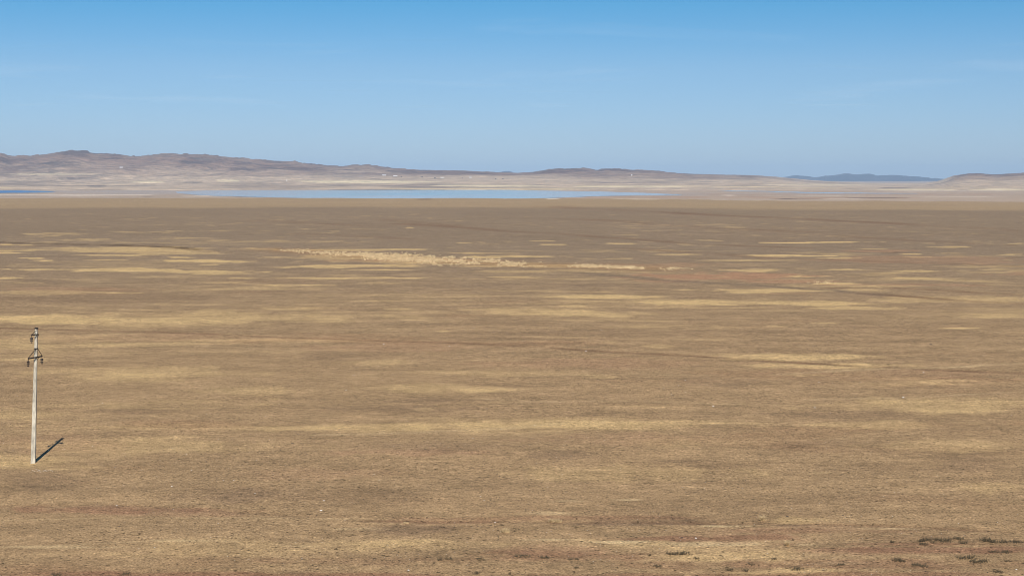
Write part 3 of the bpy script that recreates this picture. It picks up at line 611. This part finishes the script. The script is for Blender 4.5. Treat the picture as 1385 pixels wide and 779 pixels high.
# tall pale grass in the draw
pts = []; q = [ground(*p)[:2] for p in REED]
for (a, b) in zip(q[:-1], q[1:]):
    L = math.hypot(b[0]-a[0], b[1]-a[1])
    for k in range(int(L*26)):
        u = random.random(); x_ = a[0]+(b[0]-a[0])*u; y_ = a[1]+(b[1]-a[1])*u
        px = W/2+F*x_/y_
        wd = np.interp(px, [385, 430, 560, 640, 700, 760, 870], [4, 6, 8, 10, 6, 4, 2.5]); dd = random.gauss(0, 1)*wd*0.40
        yy_ = y_+dd*1.7; xx_ = x_+random.uniform(-.4, .4)+0.3*dd
        if px < 520 and random.random() > (px-370)/170: continue
        if vnoise(np.array([xx_/4.6]), np.array([yy_/9.0]), 5)[0] < 0.30: continue
        pts.append((xx_, yy_, height(xx_, yy_)))
for (px0, py0, rad_, cnt) in [(915,364.5,2.5,26),(905,366,2,12),(1115,384.5,2,20)]:
    gx, gy, gz = ground(px0, py0)
    for k in range(cnt):
        xx_ = gx+random.gauss(0, rad_)*.6; yy_ = gy+random.gauss(0, rad_)*.8; pts.append((xx_, yy_, height(xx_, yy_)))
q = [ground(*p)[:2] for p in [(480,343.5),(540,346.5),(590,349),(640,351.5),(690,355)]]
for (a, b) in zip(q[:-1], q[1:]):
    for k in range(int(math.hypot(b[0]-a[0], b[1]-a[1])*12)):
        u = random.random(); x_ = a[0]+(b[0]-a[0])*u+random.uniform(-.5, .5); y_ = a[1]+(b[1]-a[1])*u+random.gauss(0, 1)*5
        if vnoise(np.array([x_/1.6]), np.array([y_/5.0]), 8)[0] > 0.5: pts.append((x_, y_, height(x_, y_)))
pts = np.array(pts); n = len(pts); print('reeds', n)
v = blades(pts, rng.uniform(.12, .55, n), 0.06, 14, rng.uniform(.15, .5, n), 0.5)
tag(tri_object('tall_grass', v, M_REED), 'tall pale feather grass growing along the dry draw', 'grass', None, 'stuff')

# ------------------------------------------------------------------ straw tussocks
for (px, py, wpx, hpx_, lab) in [(683.4,718.5,16,7,'pale straw tussock near the lower middle with a low mound beside it'),(746,705.0,9,6,'left tuft of a pale straw pair right of the lower middle'),
      (755,704.3,10,5.5,'right tuft of a pale straw pair right of the lower middle'),(1031.4,704,10,7.5,'pale straw tussock on the right above the faint wheel track'),
      (549,707.6,8,3,'low flat straw tuft on bare soil left of the middle'),(1065,737,5,7,'thin upright straw tuft left of the dark shrub group')]:
    x_, y_, _ = ground(px, py); s = y_/F
    nb = 120; a = rng.uniform(0, 6.283, nb); rad = wpx*s/2*rng.uniform(0, 1, nb)*.75
    p = np.stack([rad*np.cos(a), rad*np.sin(a)*.7, 0*a], 1)
    v = blades(p, hpx_*1.15*s*rng.uniform(.5, 1.0, nb), .020, 3, np.full(nb, .03), 0.8)
    o = tri_object('straw_tussock', v, M_STRAW); o.location = (x_, y_, height(x_, y_)); tag(o, lab, 'grass tussock', 'straw tussocks in the foreground')

# ------------------------------------------------------------------ dark low shrubs
def shrub_proto(seed, w_, h_):
    g = np.random.default_rng(seed); st = []; lf = []
    for k in range(38):                                        # crooked twigs spreading from the ground
        a = g.uniform(0, 6.283); r0 = g.uniform(0, .8)*w_/2; p = np.array([r0*math.cos(a)+g.choice([-.16, 0, .12, .2]), .8*r0*math.sin(a)+g.choice([-.14, 0, .1]), 0.0])
        d = np.array([math.cos(a)*g.uniform(.2, 1), math.sin(a)*g.uniform(.2, 1)*.7, g.uniform(.5, 1.2)]); d /= np.linalg.norm(d)
        L = h_*g.uniform(.5, 1.1)
        for j in range(3):
            e = p+d*L/3; s_ = np.array([-d[1], d[0], 0])+1e-3; s_ = s_/np.linalg.norm(s_)*0.008*(3-j)/2
            st += [p-s_, p+s_, e]
            for q_ in range(5):
                c = p+(e-p)*g.uniform(0, 1)+g.normal(0, .015, 3); c[2] = max(c[2], 0.005); u_ = g.normal(0, 1, 3); u_ /= np.linalg.norm(u_); w2 = g.normal(0, 1, 3); w2 /= np.linalg.norm(w2)
                lf += [c, c+u_*g.uniform(.018, .045), c+w2*g.uniform(.015, .035)]
            p = e; d = d+g.normal(0, .35, 3); d[2] = abs(d[2])*.8; d /= np.linalg.norm(d)
    res = []
    for nm, arr, m in (('twigs', st, M_SHRUB), ('foliage', lf, M_SHRUBG)):
        o = tri_object(nm, np.array(arr), m); me = o.data; bpy.data.objects.remove(o); me['stuff'] = 1; res.append((nm, me))
    return res
PR = [shrub_proto(s, .42, .15) for s in range(5)]
SH = [(1206,732.5,5,4,'tiny round dark shrub standing alone left of the shrub row'),
 (1247,731,8,5,'first dark shrub at the left end of the upper right shrub row'),(1254,730,8,5,'second dark shrub of the upper right row, touching the first'),
 (1250,735.5,9,4,'low dark shrub just under the left end of the upper right row'),(1262,733,6,3,'faint little shrub between the two dark clumps of the upper row'),
 (1269,730,9,4,'thin spreading dark shrub left of the densest clump in the upper row'),(1278,731,12,6,'dense dark shrub in the middle of the upper right row'),
 (1297,728.5,10,5,'spiky dark shrub raised slightly above the upper right row'),(1302,734,9,5,'leaning dark shrub below the spiky one in the upper right row'),
 (1333,732,11,7,'large bushy dark shrub right of the gap in the upper row'),(1341,732.5,10,6,'large dark shrub pressed against the right side of the bushy one'),
 (1357,733.5,11,4,'low dark shrub between the large pair and the right edge'),(1373,733,12,5,'dark shrub close to the right edge of the picture in the upper row'),
 (1345,747,10,3.5,'faint brown shrub, left of a pair below the upper right row'),(1360,747,12,4,'darker shrub, right of a pair below the upper right row'),
 (1218,758.5,14,6,'brownish dome shaped shrub left of the lower right group'),(1238,764,9,4,'left half of a low dark double shrub near the bottom right'),
 (1249,765,10,4,'right half of a low dark double shrub near the bottom right'),(1299,756,10,5,'upper left shrub of the lower right group'),
 (1312,755,11,6,'upper middle shrub of the lower right group'),(1318,760.5,14,4.5,'long flat shrub along the bottom of the lower right group'),
 (1331,760,9,5,'rightmost shrub of the lower right group'),(1349,774.5,10,4,'brown shrub at the bottom edge near the right corner'),
 (1363,761,6,2.5,'tiny faint shrub right of the lower right group'),(1078,768.5,13,4,'low dark shrub near the bottom edge right of centre'),
 (1048,756,7,3,'small dark shrub above the bottom edge right of the middle group'),(1137,764,8,3,'faint small shrub halfway to the lower right group'),
 (906,748,8,6.5,'left and tallest shrub of the dark pair right of the middle'),(912,749,9,6,'dark shrub tucked beside the tallest one right of the middle'),
 (923.6,749,13,6,'broad shrub at the right of the dark pair right of the middle'),(941,753.5,8,3,'small shrub just right of and below the dark pair'),
 (878.8,751,4,3.5,'tiny dark shrub left of the dark pair'),(737,753,12,5,'dark shrub right of two faint ones near the lower middle'),
 (707.7,752,15,3,'wide flat dark shrub near the lower middle'),(772,755.5,6,3.5,'left shrub of a sparse cluster right of the lower middle'),
 (781,754.5,6,3.5,'right shrub of a sparse cluster right of the lower middle'),(779,768,6,3,'small dark shrub by the bottom under the sparse cluster'),
 (1016.8,762,8,3,'faint shrub above and right of the bottom middle pair'),(986,769,9,5,'left shrub of the bottom pair right of the middle'),
 (1009,770,9,4.5,'right shrub of the bottom pair right of the middle'),(888,763.5,12,3,'pale faint shrub low right of the middle'),
 (595,756.5,6,4,'left small shrub of a pair left of the lower middle'),(606.8,756,10,3,'right flat shrub of a pair left of the lower middle'),
 (650,755,9,3.5,'small dark shrub between the pair and the wide flat shrub'),(644,774.5,9,5,'brown shrub at the bottom edge near the middle'),
 (454.8,741,5,2.5,'tiny dark shrub alone in the lower left middle'),(170,776,10,4,'dark shrub at the bottom edge on the left'),(77,778.5,12,4,'dark shrub cut by the bottom edge at far left')]
for i, (px, py, wpx, hpx_, lab) in enumerate(SH):
    if px < 1100 and wpx < 12.5: wpx *= .85; hpx_ *= .85
    x_, y_, _ = ground(px, py); s = y_/F
    r_ = empty('low_shrub', (x_, y_, height(x_, y_)), 0)
    k = i % 5; r_.scale = (wpx*s/.50*1.08, (wpx*s/.50+.7)*.75, hpx_*s/.15*0.95); r_.rotation_euler = (0, 0, random.uniform(-.25, .25)+(math.pi if i % 2 else 0))
    for nm, me in PR[k]:
        o = bpy.data.objects.new(nm, me); COL.objects.link(o); o.parent = r_; o['kind'] = 'stuff'
    tag(r_, lab, 'shrub', 'dark low shrubs in the foreground')

# ------------------------------------------------------------------ far farm buildings at the foot of the hills
def building(px, py, wpx, hm, lab, white=True, depth=14, cat='farm building'):
    x_, y_, z_ = hill_height(px, py); L = wpx*y_/F; yw = math.atan2(x_, y_)
    r_ = empty('farm_building' if cat != 'hut' else 'hut', (x_, y_, z_-1), -yw)
    hw_, d_ = L/2, depth/2; wm = M_WALL if white else M_DWALL; rm = M_ROOF if white else M_DWALL
    bm = bmesh.new(); bar(bm, (0, 0, -2), (0, 0, hm), d_*2, hw_*2) if False else None
    v = [bm.verts.new(p) for p in ((-hw_, -d_, -3), (hw_, -d_, -3), (hw_, d_, -3), (-hw_, d_, -3), (-hw_, -d_, hm), (hw_, -d_, hm), (hw_, d_, hm), (-hw_, d_, hm), (-hw_, 0, hm*1.45), (hw_, 0, hm*1.45))]
    for f in ((0,1,5,4),(1,2,6,9,5),(2,3,7,6),(3,0,4,8,7),(4,5,9,8),(6,7,8,9)): bm.faces.new([v[k] for k in f])
    link('wall', bm, wm, r_)
    for sgn in (-1, 1):
        bm = bmesh.new(); a = [(-hw_-.5, sgn*(d_+.8), hm-.15), (hw_+.5, sgn*(d_+.8), hm-.15), (hw_+.5, 0, hm*1.45+.25), (-hw_-.5, 0, hm*1.45+.25)]
        lo = [bm.verts.new(p) for p in a]; hi = [bm.verts.new((p[0], p[1], p[2]+.3)) for p in a]
        bm.faces.new(lo); bm.faces.new(hi[::-1])
        for k in range(4): bm.faces.new((lo[k], hi[k], hi[(k+1) % 4], lo[(k+1) % 4]))
        bmesh.ops.recalc_face_normals(bm, faces=bm.faces); link('roof_slope', bm, rm, r_)
    nw = max(1, int(L/7))
    for k in range(nw):
        bm = bmesh.new(); cx_ = -hw_+L*(k+.5)/nw; bar(bm, (cx_-.8, -d_-.03, hm*.55), (cx_+.8, -d_-.03, hm*.55), .12, 1.2); link('window', bm, M_WIN, r_)
    tag(r_, lab, cat)
building(519.5,238.0,5.4,5,'left one of two long white farm buildings on the hillside behind the lake')
building(534.5,238.7,5.6,5,'right one of two long white farm buildings on the hillside behind the lake')
building(598,240.7,5.6,4.5,'white farm building farther right behind the lake, alone on the slope')
building(637,240.9,3.2,4.5,'small white farm building, rightmost of those behind the lake')
building(165.5,228,4,5,'lone white building high on the hill slope at the far left')
building(388.5,244.8,1.6,5,'tiny white building at the left end of a pale strip behind the lake',depth=8)
building(854.5,238,1.6,6,'tiny white building under the right hill ridge',depth=8)
for (px, py, lab) in [(544,240,'small dark hut right of the two white farm buildings'),(571,239.6,'dark low hut midway between the white farm buildings'),(588,241.5,'small dark hut just left of the lone white farm building'),
                      (626,241.8,'dark hut left of the rightmost white farm building'),(670,242.4,'left one of two dark huts at the right end of the farm'),(680,242.8,'right one of two dark huts at the right end of the farm')]:
    building(px, py, 1.6 if px != 571 else 3.2, 4, lab, False, 8, 'hut')

# ------------------------------------------------------------------ thin cirrus, far off and above the haze
m, t, b = nodes('cirrus'); t.nodes.remove(b)
geo = N(t, 'ShaderNodeNewGeometry'); mp = N(t, 'ShaderNodeMapping'); mp.inputs['Scale'].default_value = (0.00006, 0.000055, 1); mp.inputs['Rotation'].default_value = (0, 0, R(18))
n = N(t, 'ShaderNodeTexNoise'); n.inputs['Scale'].default_value = 1.0; n.inputs['Detail'].default_value = 7; n.inputs['Distortion'].default_value = 0.6
mr = N(t, 'ShaderNodeMapRange'); mr.inputs['From Min'].default_value = 0.56; mr.inputs['From Max'].default_value = 0.85; mr.inputs['To Max'].default_value = 0.11
tr = N(t, 'ShaderNodeBsdfTransparent'); df = N(t, 'ShaderNodeBsdfTranslucent'); df.inputs[0].default_value = (.9, .9, .9, 1); mx = N(t, 'ShaderNodeMixShader')
t.links.new(geo.outputs['Position'], mp.inputs[0]); t.links.new(mp.outputs[0], n.inputs[0]); t.links.new(n.outputs[0], mr.inputs[0]); t.links.new(mr.outputs[0], mx.inputs[0])
t.links.new(tr.outputs[0], mx.inputs[1]); t.links.new(df.outputs[0], mx.inputs[2]); t.links.new(mx.outputs[0], t.nodes['Material Output'].inputs[0])
bm = bmesh.new(); vs = [bm.verts.new(p) for p in ((-90000, 60000, 8000), (90000, 60000, 8000), (90000, 180000, 8000), (-90000, 180000, 8000))]; bm.faces.new(vs)
ci = link('cirrus_cloud', bm, m); ci['kind'] = 'structure'

# ------------------------------------------------------------------ haze
bm = bmesh.new(); bmesh.ops.create_cube(bm, size=1.0)
for v_ in bm.verts: v_.co = Vector((v_.co.x*92000, v_.co.y*92000, -75 if v_.co.z < 0 else 340))
hm_ = bpy.data.materials.new('haze'); hm_.use_nodes = True; t = hm_.node_tree; t.nodes.clear()
out = N(t, 'ShaderNodeOutputMaterial'); pv = N(t, 'ShaderNodeVolumePrincipled'); pv.inputs['Density'].default_value = 2.6e-5
pv.inputs['Color'].default_value = (0.53, 0.75, 1.0, 1); pv.inputs['Anisotropy'].default_value = -0.2
t.links.new(pv.outputs[0], out.inputs['Volume'])
hz = link('haze', bm, hm_); hz['kind'] = 'stuff'
